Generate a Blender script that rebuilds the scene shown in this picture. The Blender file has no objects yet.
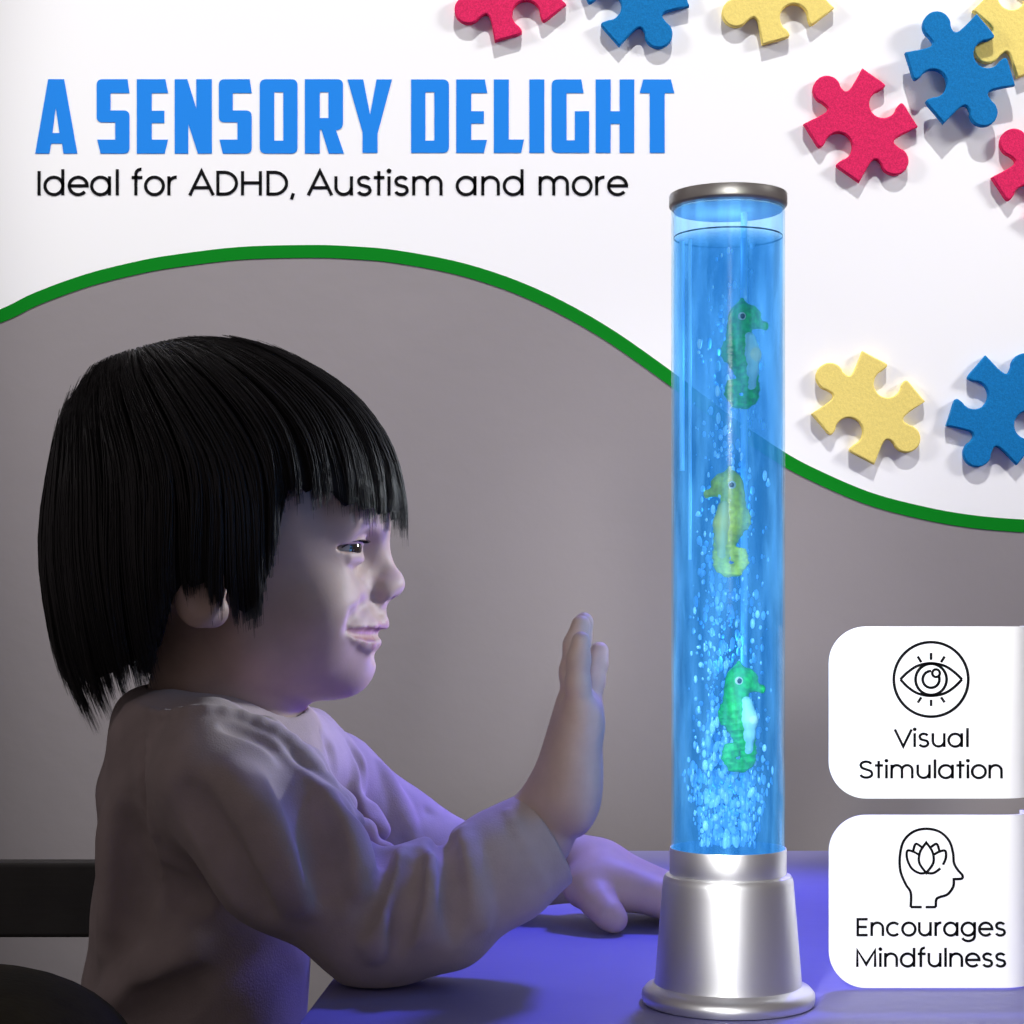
import bpy, math, random
import numpy as np
from mathutils import Vector, Matrix
random.seed(7); RNG = np.random.default_rng(7)
scene = bpy.context.scene
COL = scene.collection
PI = math.pi
# ------------------------------------------------------------------ camera frame
F = 1900.0            # focal length in pixels of a 1024 frame
CAMD = 0.912          # camera is this far in front of the lamp axis
CAMZ = 0.1934         # eye height above the table top
HOR = 600.0           # image row of the horizon
def W(px, py, Y):
    s = (CAMD + Y) / F
    return ((px - 512) * s, Y, CAMZ - (py - HOR) * s)
def S(Y): return (CAMD + Y) / F

cam_d = bpy.data.cameras.new('camera'); cam = bpy.data.objects.new('camera', cam_d); COL.objects.link(cam)
cam.location = (0, -CAMD, CAMZ); cam.rotation_euler = (PI/2, 0, 0)
cam_d.sensor_width = 36; cam_d.lens = 36 * F / 1024; cam_d.shift_y = (HOR - 512) / 1024
cam_d.clip_start = 0.01; cam_d.clip_end = 50
scene.camera = cam
scene.view_settings.view_transform = 'Standard'
scene.view_settings.look = 'None'
scene.view_settings.exposure = 0.0
scene.view_settings.gamma = 1.0
scene.view_settings.use_curve_mapping = False

# ------------------------------------------------------------------ materials
def lin(r, g, b):
    f = lambda c: (c/255/12.92) if c/255 <= .04045 else ((c/255+.055)/1.055)**2.4
    return (f(r), f(g), f(b), 1)
def mat(name, col, rough=.6, metal=0, spec=.5, noise=None, bump=None, sss=0, sheen=0, coat=0):
    """noise=(scale, amount) mottles the colour; bump=(scale, strength, dist[, stretch])"""
    m = bpy.data.materials.new(name); m.use_nodes = True
    nt = m.node_tree; b = nt.nodes['Principled BSDF']
    b.inputs['Base Color'].default_value = col
    b.inputs['Roughness'].default_value = rough
    b.inputs['Metallic'].default_value = metal
    b.inputs['Specular IOR Level'].default_value = spec
    if sss:
        b.inputs['Subsurface Weight'].default_value = sss
        b.inputs['Subsurface Radius'].default_value = (1, .45, .3)
        b.inputs['Subsurface Scale'].default_value = .004
    if sheen: b.inputs['Sheen Weight'].default_value = sheen
    if coat: b.inputs['Coat Weight'].default_value = coat
    tc = nt.nodes.new('ShaderNodeTexCoord')
    if noise:
        n = nt.nodes.new('ShaderNodeTexNoise'); n.inputs['Scale'].default_value = noise[0]; n.inputs['Detail'].default_value = 4
        nt.links.new(tc.outputs['Object'], n.inputs['Vector'])
        r = nt.nodes.new('ShaderNodeMapRange'); r.inputs[1].default_value = .3; r.inputs[2].default_value = .7
        r.inputs[3].default_value = 1-noise[1]; r.inputs[4].default_value = 1+noise[1]
        nt.links.new(n.outputs['Fac'], r.inputs[0])
        mx = nt.nodes.new('ShaderNodeVectorMath'); mx.operation = 'SCALE'; mx.inputs[0].default_value = col[:3]
        nt.links.new(r.outputs[0], mx.inputs['Scale']); nt.links.new(mx.outputs[0], b.inputs['Base Color'])
    if bump:
        n = nt.nodes.new('ShaderNodeTexNoise'); n.inputs['Scale'].default_value = bump[0]; n.inputs['Detail'].default_value = 5
        if len(bump) > 3:
            mp = nt.nodes.new('ShaderNodeMapping'); mp.inputs['Scale'].default_value = bump[3]
            nt.links.new(tc.outputs['Object'], mp.inputs[0]); nt.links.new(mp.outputs[0], n.inputs['Vector'])
        else:
            nt.links.new(tc.outputs['Object'], n.inputs['Vector'])
        bp = nt.nodes.new('ShaderNodeBump'); bp.inputs['Strength'].default_value = bump[1]; bp.inputs['Distance'].default_value = bump[2]
        nt.links.new(n.outputs['Fac'], bp.inputs['Height']); nt.links.new(bp.outputs[0], b.inputs['Normal'])
    return m

M = {}
M['wall'] = mat('grey_wall_paint', (.275, .250, .256, 1), .9, noise=(3.5, .05), bump=(60, .15, .002))
M['board'] = mat('white_board', (.93, .93, .93, 1), .7)
M['green'] = mat('green_trim_paint', lin(0, 128, 26), .7, spec=.1)
M['head_blue'] = mat('blue_lettering', lin(33, 134, 230), .7, spec=.1)
M['black'] = mat('black_lettering', (.004, .004, .005, 1), .8, spec=.1)
M['pink_foam'] = mat('pink_foam', lin(216, 38, 92), .8, spec=.15, noise=(900, .22), bump=(300, .5, .0006))
M['blue_foam'] = mat('blue_foam', lin(14, 116, 180), .8, spec=.15, noise=(900, .16), bump=(300, .5, .0006))
M['yellow_foam'] = mat('yellow_foam', lin(238, 216, 122), .8, spec=.15, noise=(900, .07), bump=(300, .5, .0006))
M['table'] = mat('laminate_with_violet_light', (.215, .205, .44, 1), .5, spec=.3, noise=(6, .08), bump=(40, .12, .001, (1, 6, 1)))  # violet light on the table is partly put into this colour
M['table_leg'] = mat('grey_table_leg', (.3, .3, .32, 1), .5)
M['floor'] = mat('floor_boards', (.10, .09, .085, 1), .6, noise=(4, .2))
M['wood_dark'] = mat('dark_wood', (.028, .026, .024, 1), .55, noise=(20, .3), bump=(30, .2, .001, (1, 8, 8)))
M['olive'] = mat('olive_upholstery', (.036, .029, .010, 1), .9, noise=(60, .25), bump=(400, .4, .0008))
M['skin'] = mat('skin', (.50, .37, .32, 1), .52, spec=.28, noise=(70, .06), bump=(500, .12, .0004), sss=.12)
M['lip'] = mat('lip_skin', (.46, .27, .26, 1), .5, spec=.35)
M['cloth'] = mat('sweater_cloth', (.46, .385, .375, 1), .92, spec=.1, noise=(45, .10), bump=(900, .35, .0006), sheen=.15)
M['stitch'] = mat('sweater_seam', (.22, .18, .18, 1), .95, spec=.1)
M['hair_under'] = mat('hair_under_layer', (.007, .0065, .007, 1), .8, spec=.1)
M['hair'] = mat('dark_brown_hair', (.011, .010, .011, 1), .42, spec=.40)
M['eyewhite'] = mat('eye_white', (.38, .36, .36, 1), .15, spec=.6)
M['iris'] = mat('iris', (.03, .02, .015, 1), .08, spec=.8)
M['nail'] = mat('fingernail', (.60, .45, .42, 1), .3)
M['teeth'] = mat('tooth_enamel', (.75, .72, .68, 1), .3)
M['sign'] = mat('white_sign_panel', (.93, .93, .93, 1), .6)
M['post'] = mat('sign_post', (.5, .5, .5, 1), .5)
M['alu'] = mat('brushed_aluminium', (.80, .80, .81, 1), .42, metal=1, bump=(14, .05, .0006, (1, 1, 90)))
M['cap'] = mat('cap_metal', (.72, .70, .66, 1), .42, metal=1)
M['sh_green'] = mat('green_seahorse', (.015, .62, .09, 1), .6, noise=(330, .35))
M['sh_yellow'] = mat('yellow_seahorse', (.80, .76, .04, 1), .6, noise=(330, .25))
M['sh_belly'] = mat('pale_turquoise_belly', (.45, .85, .85, 1), .5)
M['sh_belly_y'] = mat('pale_yellow_belly', (.75, .72, .22, 1), .5)
M['sh_eye'] = mat('seahorse_eye_ring', (.85, .8, .6, 1), .4)
M['sh_pupil'] = mat('seahorse_pupil', (.005, .005, .005, 1), .3)

def water_mat():
    m = bpy.data.materials.new('glowing_blue_water'); m.use_nodes = True
    nt = m.node_tree; nt.nodes.clear()
    o = nt.nodes.new('ShaderNodeOutputMaterial')
    t = nt.nodes.new('ShaderNodeBsdfTransparent')
    nt.links.new(t.outputs[0], o.inputs['Surface'])
    e = nt.nodes.new('ShaderNodeEmission'); e.inputs[0].default_value = (.085, .46, .90, 1); e.inputs[1].default_value = 25.0
    a = nt.nodes.new('ShaderNodeVolumeAbsorption'); a.inputs[0].default_value = (.25, .45, .6, 1); a.inputs[1].default_value = 100
    ad = nt.nodes.new('ShaderNodeAddShader')
    nt.links.new(e.outputs[0], ad.inputs[0]); nt.links.new(a.outputs[0], ad.inputs[1]); nt.links.new(ad.outputs[0], o.inputs['Volume'])
    return m
M['water'] = water_mat()
def tube_mat():
    m = bpy.data.materials.new('lit_acrylic_tube'); m.use_nodes = True
    nt = m.node_tree; nt.nodes.clear(); L = nt.links.new
    o = nt.nodes.new('ShaderNodeOutputMaterial')
    t = nt.nodes.new('ShaderNodeBsdfTransparent'); t.inputs[0].default_value = (.80, .92, 1, 1)
    g = nt.nodes.new('ShaderNodeBsdfGlossy'); g.inputs['Roughness'].default_value = .14
    fr = nt.nodes.new('ShaderNodeLayerWeight'); fr.inputs[0].default_value = .5
    pw = nt.nodes.new('ShaderNodeMath'); pw.operation = 'POWER'; pw.inputs[1].default_value = 5; L(fr.outputs['Facing'], pw.inputs[0])
    pm = nt.nodes.new('ShaderNodeMath'); pm.operation = 'MULTIPLY_ADD'; pm.inputs[1].default_value = .5; pm.inputs[2].default_value = .003; L(pw.outputs[0], pm.inputs[0])
    mx = nt.nodes.new('ShaderNodeMixShader'); L(pm.outputs[0], mx.inputs[0]); L(t.outputs[0], mx.inputs[1]); L(g.outputs[0], mx.inputs[2])
    tc = nt.nodes.new('ShaderNodeTexCoord')
    mp = nt.nodes.new('ShaderNodeMapping'); mp.inputs['Scale'].default_value = (150, 150, 22)
    n = nt.nodes.new('ShaderNodeTexNoise'); n.inputs['Scale'].default_value = 1.0; n.inputs['Detail'].default_value = 5; n.inputs['Roughness'].default_value = .6
    L(tc.outputs['Object'], mp.inputs[0]); L(mp.outputs[0], n.inputs['Vector'])
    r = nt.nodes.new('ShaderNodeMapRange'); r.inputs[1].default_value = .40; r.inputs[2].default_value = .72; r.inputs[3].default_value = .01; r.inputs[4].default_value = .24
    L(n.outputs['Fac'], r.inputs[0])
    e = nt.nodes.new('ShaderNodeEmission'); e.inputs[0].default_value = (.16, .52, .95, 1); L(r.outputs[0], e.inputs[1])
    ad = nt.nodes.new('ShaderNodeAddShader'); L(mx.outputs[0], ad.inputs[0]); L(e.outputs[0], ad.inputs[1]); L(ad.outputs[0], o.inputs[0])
    return m
M['tube'] = tube_mat()
M['line'] = mat('dark_water_line', (.02, .08, .2, 1), .4)
def emis(name, col, st):
    m = bpy.data.materials.new(name); m.use_nodes = True
    nt = m.node_tree; b = nt.nodes['Principled BSDF']
    b.inputs['Base Color'].default_value = col; b.inputs['Roughness'].default_value = .2
    b.inputs['Emission Color'].default_value = col; b.inputs['Emission Strength'].default_value = st
    return m
M['rod'] = emis('glowing_reflection_rod', (.50, .85, 1, 1), .40)  # glow imitates reflection streaks on the tube
M['led'] = emis('led_ring', (.75, .93, 1, 1), 1.6)
M['bubble'] = emis('lit_air_bubble', (.40, .74, .96, 1), .36)

# ------------------------------------------------------------------ object helpers
def link(name, me, m=None, parent=None):
    o = bpy.data.objects.new(name, me); COL.objects.link(o)
    if m is not None:
        if not me.materials: me.materials.append(m)
    if parent is not None:
        o.parent = parent
        o.matrix_parent_inverse = Matrix.Translation(-Vector(parent.location)) if parent.location.length else Matrix()
    return o
def mesh(name, V, Fc, smooth=True):
    me = bpy.data.meshes.new(name)
    me.from_pydata([tuple(map(float, v)) for v in V], [], [tuple(map(int, f)) for f in Fc])
    if smooth: me.shade_smooth()
    me.update(); return me
def mesh_np(name, V, Q, smooth=True):
    n = Q.shape[1]
    me = bpy.data.meshes.new(name)
    me.vertices.add(len(V)); me.vertices.foreach_set('co', np.ascontiguousarray(V, dtype=np.float32).ravel())
    me.loops.add(Q.size); me.loops.foreach_set('vertex_index', np.ascontiguousarray(Q, dtype=np.int32).ravel())
    me.polygons.add(len(Q)); me.polygons.foreach_set('loop_start', np.arange(0, Q.size, n, dtype=np.int32))
    me.update(calc_edges=True); me.validate()
    if smooth: me.shade_smooth()
    return me
def thing(name, label, cat, loc=(0, 0, 0), group=None):
    o = bpy.data.objects.new(name, None); COL.objects.link(o); o.location = loc
    o.empty_display_size = .01
    o['label'] = label; o['category'] = cat
    if group: o['group'] = group
    return o
def tag(o, label, cat, group=None):
    o['label'] = label; o['category'] = cat
    if group: o['group'] = group
    return o
def structure(o): o['kind'] = 'structure'; return o
class MB:
    def __init__(s): s.V = []; s.F = []
    def add(s, V, Fc):
        b = len(s.V); s.V += [tuple(v) for v in V]; s.F += [tuple(i+b for i in f) for f in Fc]; return s
    def box(s, x0, x1, y0, y1, z0, z1):
        return s.add([(x, y, z) for x in (x0, x1) for y in (y0, y1) for z in (z0, z1)],
            [(0,1,3,2),(4,6,7,5),(0,4,5,1),(2,3,7,6),(0,2,6,4),(1,5,7,3)])
    def lathe(s, prof, c=(0,0,0), n=96, close=False):
        V = []; Fc = []
        for r, z in prof:
            for k in range(n):
                a = 2*PI*k/n; V.append((c[0]+r*math.cos(a), c[1]+r*math.sin(a), c[2]+z))
        for i in range(len(prof)-1):
            for k in range(n):
                k2 = (k+1) % n
                Fc.append((i*n+k, i*n+k2, (i+1)*n+k2, (i+1)*n+k))
        if not close:
            Fc.append(tuple(range(n-1, -1, -1))); Fc.append(tuple(range((len(prof)-1)*n, len(prof)*n)))
        else:
            i = len(prof)-1
            for k in range(n):
                k2 = (k+1) % n; Fc.append((i*n+k, i*n+k2, k2, k))
        return s.add(V, Fc)
    def ellipsoid(s, c, r, nu=20, nv=12):
        V = [(c[0], c[1], c[2]+r[2])]; Fc = []
        for j in range(1, nv):
            t = PI*j/nv
            for i in range(nu):
                a = 2*PI*i/nu
                V.append((c[0]+r[0]*math.sin(t)*math.cos(a), c[1]+r[1]*math.sin(t)*math.sin(a), c[2]+r[2]*math.cos(t)))
        V.append((c[0], c[1], c[2]-r[2])); L = len(V)-1
        for i in range(nu):
            Fc.append((0, 1+i, 1+(i+1) % nu)); Fc.append((L, L-nu+(i+1) % nu, L-nu+i))
        for j in range(nv-2):
            for i in range(nu):
                a = 1+j*nu+i; b = 1+j*nu+(i+1) % nu; Fc.append((a, a+nu, b+nu, b))
        return s.add(V, Fc)
    def tube(s, pts, rad, n=6):
        pts = [Vector(p) for p in pts]; V = []; Fc = []
        for i, p in enumerate(pts):
            t = (pts[min(i+1, len(pts)-1)]-pts[max(i-1, 0)]).normalized()
            u = t.cross(Vector((.13, .97, .2))).normalized(); w = t.cross(u)
            r = rad[i] if isinstance(rad, (list, tuple)) else rad
            for k in range(n):
                a = 2*PI*k/n; V.append(p+u*r*math.cos(a)+w*r*math.sin(a))
        for i in range(len(pts)-1):
            for k in range(n):
                k2 = (k+1) % n; Fc.append((i*n+k, i*n+k2, (i+1)*n+k2, (i+1)*n+k))
        Fc.append(tuple(range(n-1, -1, -1))); Fc.append(tuple(range((len(pts)-1)*n, len(pts)*n)))
        return s.add(V, Fc)
    def build(s, name, m, parent=None, smooth=True, bevel=0, auto=False):
        me = mesh(name, s.V, s.F, smooth)
        o = link(name, me, m, parent)
        if bevel:
            b = o.modifiers.new('bevel', 'BEVEL'); b.width = bevel; b.segments = 3; b.limit_method = 'ANGLE'
        if auto: me.set_sharp_from_angle(angle=math.radians(35))
        return o

def crv(pts, n=8, closed=False, corners=()):
    """Catmull-Rom through pts; indices in corners stay sharp."""
    P = [np.array(p, float) for p in pts]; N = len(P); out = []
    segs = N if closed else N-1
    for i in range(segs):
        p1, p2 = P[i], P[(i+1) % N]
        p0 = P[i-1] if (closed or i > 0) else p1
        p3 = P[(i+2) % N] if (closed or i+2 < N) else p2
        if i in corners: p0 = p1
        if (i+1) % N in corners: p3 = p2
        for k in range(n):
            t = k/n
            out.append(.5*((2*p1)+(-p0+p2)*t+(2*p0-5*p1+4*p2-p3)*t*t+(-p0+3*p1-3*p2+p3)*t**3))
    if not closed: out.append(P[-1])
    return out

def flat_mesh(name, loops, depth, bevel=0):
    """filled 2-D loops (first outer, further holes) in x,z; front face at y=-depth, back at y=0."""
    cu = bpy.data.curves.new(name, 'CURVE'); cu.dimensions = '2D'; cu.fill_mode = 'BOTH'
    cu.extrude = max(depth/2-bevel, 1e-5); cu.bevel_depth = bevel; cu.bevel_resolution = 3
    if bevel: cu.offset = -bevel
    for lp in loops:
        sp = cu.splines.new('POLY'); sp.points.add(len(lp)-1)
        for p, q in zip(sp.points, lp): p.co = (q[0], q[1], 0, 1)
        sp.use_cyclic_u = True
    o = bpy.data.objects.new(name, cu); COL.objects.link(o)
    dg = bpy.context.evaluated_depsgraph_get()
    me = bpy.data.meshes.new_from_object(o.evaluated_get(dg))
    bpy.data.objects.remove(o); bpy.data.curves.remove(cu)
    me.transform(Matrix(((1,0,0,0),(0,0,-1,-depth/2),(0,1,0,0),(0,0,0,1))))
    me.materials.clear(); me.name = name
    return me

# ------------------------------------------------------------------ stroke lettering
def arc(cx, cy, rx, ry, a0, a1, n=22):
    return [(cx+rx*math.cos(math.radians(a0+(a1-a0)*k/n)), cy+ry*math.sin(math.radians(a0+(a1-a0)*k/n))) for k in range(n+1)]
XH, CH, AH = .55, .70, .755
def glyph(c):
    b = arc(.29, .272, .235, .252, 0, 360, 40)
    if c == 'a': return [b, [(.525, XH), (.525, 0)]], .64
    if c == 'd': return [b, [(.525, AH), (.525, 0)]], .64
    if c == 'e': return [[(.06, .275), (.525, .275)]+arc(.29, .272, .235, .252, 3, 318, 40)], .59
    if c == 'g': return [b, [(.525, XH)]+arc(.29, -.0, .235, .2, 0, -155, 24)], .64
    if c == 'o': return [b], .58
    if c == 'c': return [arc(.29, .272, .235, .252, 45, 315, 34)], .56
    if c == 'n': return [[(.09, XH), (.09, 0)], arc(.295, .31, .205, .215, 180, 0)+[(.50, 0)]], .60
    if c == 'm': return [[(.09, XH), (.09, 0)], arc(.27, .33, .18, .195, 180, 0)+[(.45, 0)], arc(.63, .33, .18, .195, 180, 0)+[(.81, 0)]], .91
    if c == 'u': return [[(.50, XH), (.50, 0)], [(.09, XH)]+arc(.295, .24, .205, .215, 180, 360)], .60
    if c == 'r': return [[(.09, XH), (.09, 0)], arc(.28, .32, .19, .205, 180, 85)], .35
    if c == 's': return [arc(.235, .405, .145, .12, 25, 180, 18)[:-1]+crv([(.09, .405), (.13, .315), (.235, .275), (.35, .235), (.39, .15)], 6)+arc(.235, .145, .155, .125, 0, -160, 18)[1:]], .47
    if c == 't': return [[(.15, .70), (.15, 0)], [(.02, .515), (.30, .515)]], .33
    if c == 'f': return [[(.13, 0)]+arc(.27, .615, .14, .14, 180, 88), [(.02, .515), (.30, .515)]], .33
    if c == 'l': return [[(.09, AH), (.09, 0)]], .18
    if c == 'i': return [[(.09, XH), (.09, 0)], arc(.09, .705, .022, .022, 0, 360, 10)], .18
    if c == 'I': return [[(.10, CH), (.10, 0)]], .20
    if c == 'A': return [[(.02, 0), (.33, CH), (.64, 0)], [(.14, .22), (.52, .22)]], .66
    if c == 'D': return [[(.10, 0), (.10, CH-.035), (.25, CH-.035)]+arc(.27, .35, .32, .315, 88, -88)+[(.25, .035), (.10, .035)]], .65
    if c == 'H': return [[(.10, CH), (.10, 0)], [(.57, CH), (.57, 0)], [(.10, .36), (.57, .36)]], .67
    if c == 'V': return [[(.02, CH), (.32, .02), (.62, CH)]], .64
    if c == 'S': return [arc(.28, .525, .19, .14, 20, 180, 18)[:-1]+crv([(.09, .52), (.14, .42), (.28, .36), (.44, .29), (.49, .185)], 6)+arc(.285, .18, .205, .145, 0, -165, 18)[1:]], .57
    if c == 'E': return [[(.46, CH-.035), (.10, CH-.035), (.10, .035), (.46, .035)], [(.10, .36), (.43, .36)]], .52
    if c == 'M': return [[(.10, 0), (.10, CH-.04), (.42, .10), (.74, CH-.04), (.74, 0)]], .84
    if c == ',': return [[(.12, .06), (.07, -.12)]], .22
    return [], .27
def ribbon(mb, pts, w, depth, place):
    """flat stroke of width w through 2-D pts; place(x, z, off) gives 3-D."""
    P = [np.array(p, float) for p in pts]
    Q = [P[0]]
    for p in P[1:]:
        if np.linalg.norm(p-Q[-1]) > 1e-6: Q.append(p)
    P = Q; N = len(P)
    if N < 2: return
    closed = np.linalg.norm(P[0]-P[-1]) < 1e-5
    L = []; R = []
    for i in range(N):
        a = P[i-1] if i > 0 else (P[-2] if closed else None)
        b = P[i+1] if i < N-1 else (P[1] if closed else None)
        d1 = (P[i]-a)/np.linalg.norm(P[i]-a) if a is not None else None
        d2 = (b-P[i])/np.linalg.norm(b-P[i]) if b is not None else None
        if d1 is None: d1 = d2
        if d2 is None: d2 = d1
        n1 = np.array((-d1[1], d1[0])); n2 = np.array((-d2[1], d2[0]))
        m = n1+n2; l = np.linalg.norm(m)
        m = n1 if l < .3 else m/l
        k = 1/max(.45, float(m@n1))
        L.append(P[i]+m*w/2*k); R.append(P[i]-m*w/2*k)
    V = []
    for q in (L, R):
        for p in q: V.append(place(p[0], p[1], 0.0))
    for q in (L, R):
        for p in q: V.append(place(p[0], p[1], depth))
    Fc = []
    for i in range(N-1):
        l0, l1, r0, r1 = i, i+1, N+i, N+i+1; f = 2*N
        Fc += [(f+l0, f+l1, f+r1, f+r0), (l1, l0, r0, r1), (l0, l1, f+l1, f+l0), (r1, r0, f+r0, f+r1)]
    Fc += [(0, 2*N, 3*N, N), (N-1, 2*N-1, 4*N-1, 3*N-1)]
    mb.add(V, Fc)
def text_line(txt, x0, x1, base, em, sw, depth, place):
    """lettering fitted between x0 and x1 (pixels) on the row base."""
    runs = []; x = 0
    for c in txt:
        g, a = glyph(c); runs.append((g, x)); x += a
    lo = min(p[0]+ox for g, ox in runs for st in g for p in st); hi = max(p[0]+ox for g, ox in runs for st in g for p in st)
    k = ((x1-x0)-sw)/(hi-lo)
    mb = MB()
    for g, ox in runs:
        for st in g:
            ribbon(mb, [(x0+sw/2+(p[0]+ox-lo)*k, base-p[1]*em) for p in st], sw, depth, place)
    return mb

# ================================================================== SETTING
WALLY = .75
def box_obj(name, m, *b, bevel=0): return MB().box(*b).build(name, m, None, smooth=False, bevel=bevel)
structure(box_obj('wall_back', M['wall'], -1.6, 1.6, WALLY, WALLY+.08, -.52, 1.6))
structure(box_obj('floor', M['floor'], -1.6, 1.6, -1.2, WALLY, -.56, -.52))
BY = WALLY - .0004
sB = S(BY)
# ---- white display panel with the green wave edge
top = [(-60, 330), (0, 309.3), (34, 293), (85, 274.4), (136.7, 261.4), (175, 254.6), (239, 247), (307.6, 245), (350, 246.2), (398, 250.5), (466.7, 264), (535, 288), (603.4, 324), (671, 370.8), (726, 412.5), (782.4, 450.8), (819.6, 470.7), (869, 491.8), (918.8, 505.4), (968.4, 514.6), (1024, 519.5), (1090, 521)]
top = [tuple(p) for p in crv(top, 5)]
def offset(pts, w):
    out = []
    for i in range(len(pts)):
        a = np.array(pts[max(i-1, 0)]); b = np.array(pts[min(i+1, len(pts)-1)]); t = (b-a)/np.linalg.norm(b-a)
        out.append((pts[i][0]-t[1]*w, pts[i][1]+t[0]*w))
    return out
low = offset(top, 12.8); mid = offset(top, 6)
toX = lambda p, Y=BY: (W(p[0], p[1], Y)[0], W(p[0], p[1], Y)[2])
panel = thing('display_panel', 'large white wall panel with a wavy lower edge trimmed in green', 'wall panel', (0, WALLY, .5))
lp = [toX(p) for p in mid] + [(.62, 1.0), (-.62, 1.0)]
me = flat_mesh('board', [lp], .0004); me.transform(Matrix.Translation((0, WALLY, 0)))
link('board', me, M['board'], panel)
me = flat_mesh('edge_trim', [[toX(p) for p in top] + [toX(p) for p in low[::-1]]], .0006); me.transform(Matrix.Translation((0, WALLY, 0)))
o = link('edge_trim', me, M['green'], panel); o['label'] = 'green wavy trim strip'
# headline letters
def z4(*p): return [(20+x/3.0118, 60+y/3.0118) for x, y in p]
def z5(*p): return [(340+x/2.9257, 60+y/2.9257) for x, y in p]
def rnd(pts, idx, r=6):
    out = []; N = len(pts)
    for i, p in enumerate(pts):
        if i in idx:
            p = np.array(p); a = np.array(pts[i-1]); b = np.array(pts[(i+1) % N])
            p0 = p+(a-p)/np.linalg.norm(a-p)*r; p1 = p+(b-p)/np.linalg.norm(b-p)*r
            for k in range(7):
                t = k/6; out.append(tuple((1-t)**2*p0+2*t*(1-t)*p+t*t*p1))
        else: out.append(p)
    return out
def Sl(dx): return [rnd(z4(*[(x+dx, y) for x, y in [(231, 58), (324, 58), (330, 100), (273, 100), (273, 152), (330, 152), (330, 282), (243, 282), (233, 240), (287, 240), (287, 188), (231, 188)]]), (0, 5, 6, 11))]
LET = [
 [z4((85,58),(133,58),(173,282),(131,282),(127,252),(94,252),(89,282),(46,282)), z4((108,143),(119,220),(98,220))],
 Sl(0),
 [z4((352,58),(438,58),(446,100),(397,100),(397,153),(435,153),(435,190),(397,190),(397,240),(446,240),(436,282),(352,282))],
 [z4((466,58),(504,58),(531,146),(531,58),(578,58),(578,282),(536,282),(507,192),(507,282),(466,282))],
 Sl(368),
 [rnd(z4((722,58),(836,58),(836,282),(722,282)), (0,1,2,3), 6.5), z4((766,97),(793,97),(793,243),(766,243))],
 [rnd(z4((858,58),(973,58),(973,208),(952,212),(976,282),(930,282),(908,210),(903,210),(903,282),(858,282)), (1,2), 6), z4((903,97),(929,97),(929,175),(903,175))],
 [z5((22,57),(68,57),(88,160),(107,57),(152,57),(110,215),(110,272),(66,272),(66,212))],
 [rnd(z5((208,57),(319,57),(319,272),(208,272)), (1,2), 6.5), z5((250,94),(276,94),(276,236),(250,236))],
 [z5((340,57),(424,57),(431,97),(384,97),(384,150),(421,150),(421,186),(384,186),(384,234),(430,234),(421,272),(340,272))],
 [z5((450,57),(494,57),(494,233),(538,233),(530,272),(450,272))],
 [z5((554,57),(598,57),(598,272),(554,272))],
 [rnd(z5((619,57),(706,57),(713,97),(663,97),(663,235),(687,235),(687,150),(729,150),(729,272),(619,272)), (0,9), 6.5)],
 [z5((748,57),(792,57),(792,150),(818,150),(818,57),(861,57),(861,272),(818,272),(818,187),(792,187),(792,272),(748,272))],
 [z5((887,57),(968,57),(978,97),(950,97),(950,272),(906,272),(906,97),(877,97))]]
LD = .0005
parts = []
for L in LET:
    me = flat_mesh('headline', [[toX(p) for p in l] for l in L], LD)
    me.transform(Matrix.Translation((0, WALLY-.0003, 0))); parts.append(me)
mb = MB()
for me in parts: mb.add([v.co[:] for v in me.vertices], [p.vertices[:] for p in me.polygons])
o = mb.build('headline_lettering', M['head_blue'], panel, smooth=False); o['label'] = 'bold blue headline lettering'
def place_wall(x, y, off):
    X, _, Z = W(x, y, BY); return (X, BY+.0002-off, Z)
o = text_line('Ideal for ADHD, Austism and more', 37.6, 628, 195.3, 34.5, 3.1, .0006, place_wall).build('subtitle_lettering', M['black'], panel, smooth=False)
o['label'] = 'thin black subtitle lettering'

# ---- foam puzzle pieces on the panel
def side_pts(kind):
    if kind == 'tab':
        a = [(-1, 0), (-.62, -.12), (-.40, -.165), (-.295, -.11)]
        c = [(.345*math.cos(math.radians(t)), .22+.345*math.sin(math.radians(t))) for t in range(212, -33, -14)]
        return [tuple(p) for p in crv(a+c+[(-x, y) for x, y in a[::-1][:-1]], 4)]
    a = [(-1, 0), (-.62, .075), (-.37, .125), (-.285, .09)]
    c = [(.345*math.cos(math.radians(t)), -.235+.345*math.sin(math.radians(t))) for t in range(148, 393, 12)]
    return [tuple(p) for p in crv(a+c+[(-x, y) for x, y in a[::-1][:-1]], 4)]
def piece_outline(kinds=('tab', 'socket', 'tab', 'socket')):
    out = []
    for i, k in enumerate(kinds):
        ang = PI/2*i
        for t, n in side_pts(k):
            x, y = -t, 1+n        # walks the top side from right to left, outward is +y
            out.append((x*math.cos(ang)-y*math.sin(ang), x*math.sin(ang)+y*math.cos(ang)))
    return out
U = 127/3.1605 * sB           # half side of a piece
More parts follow.
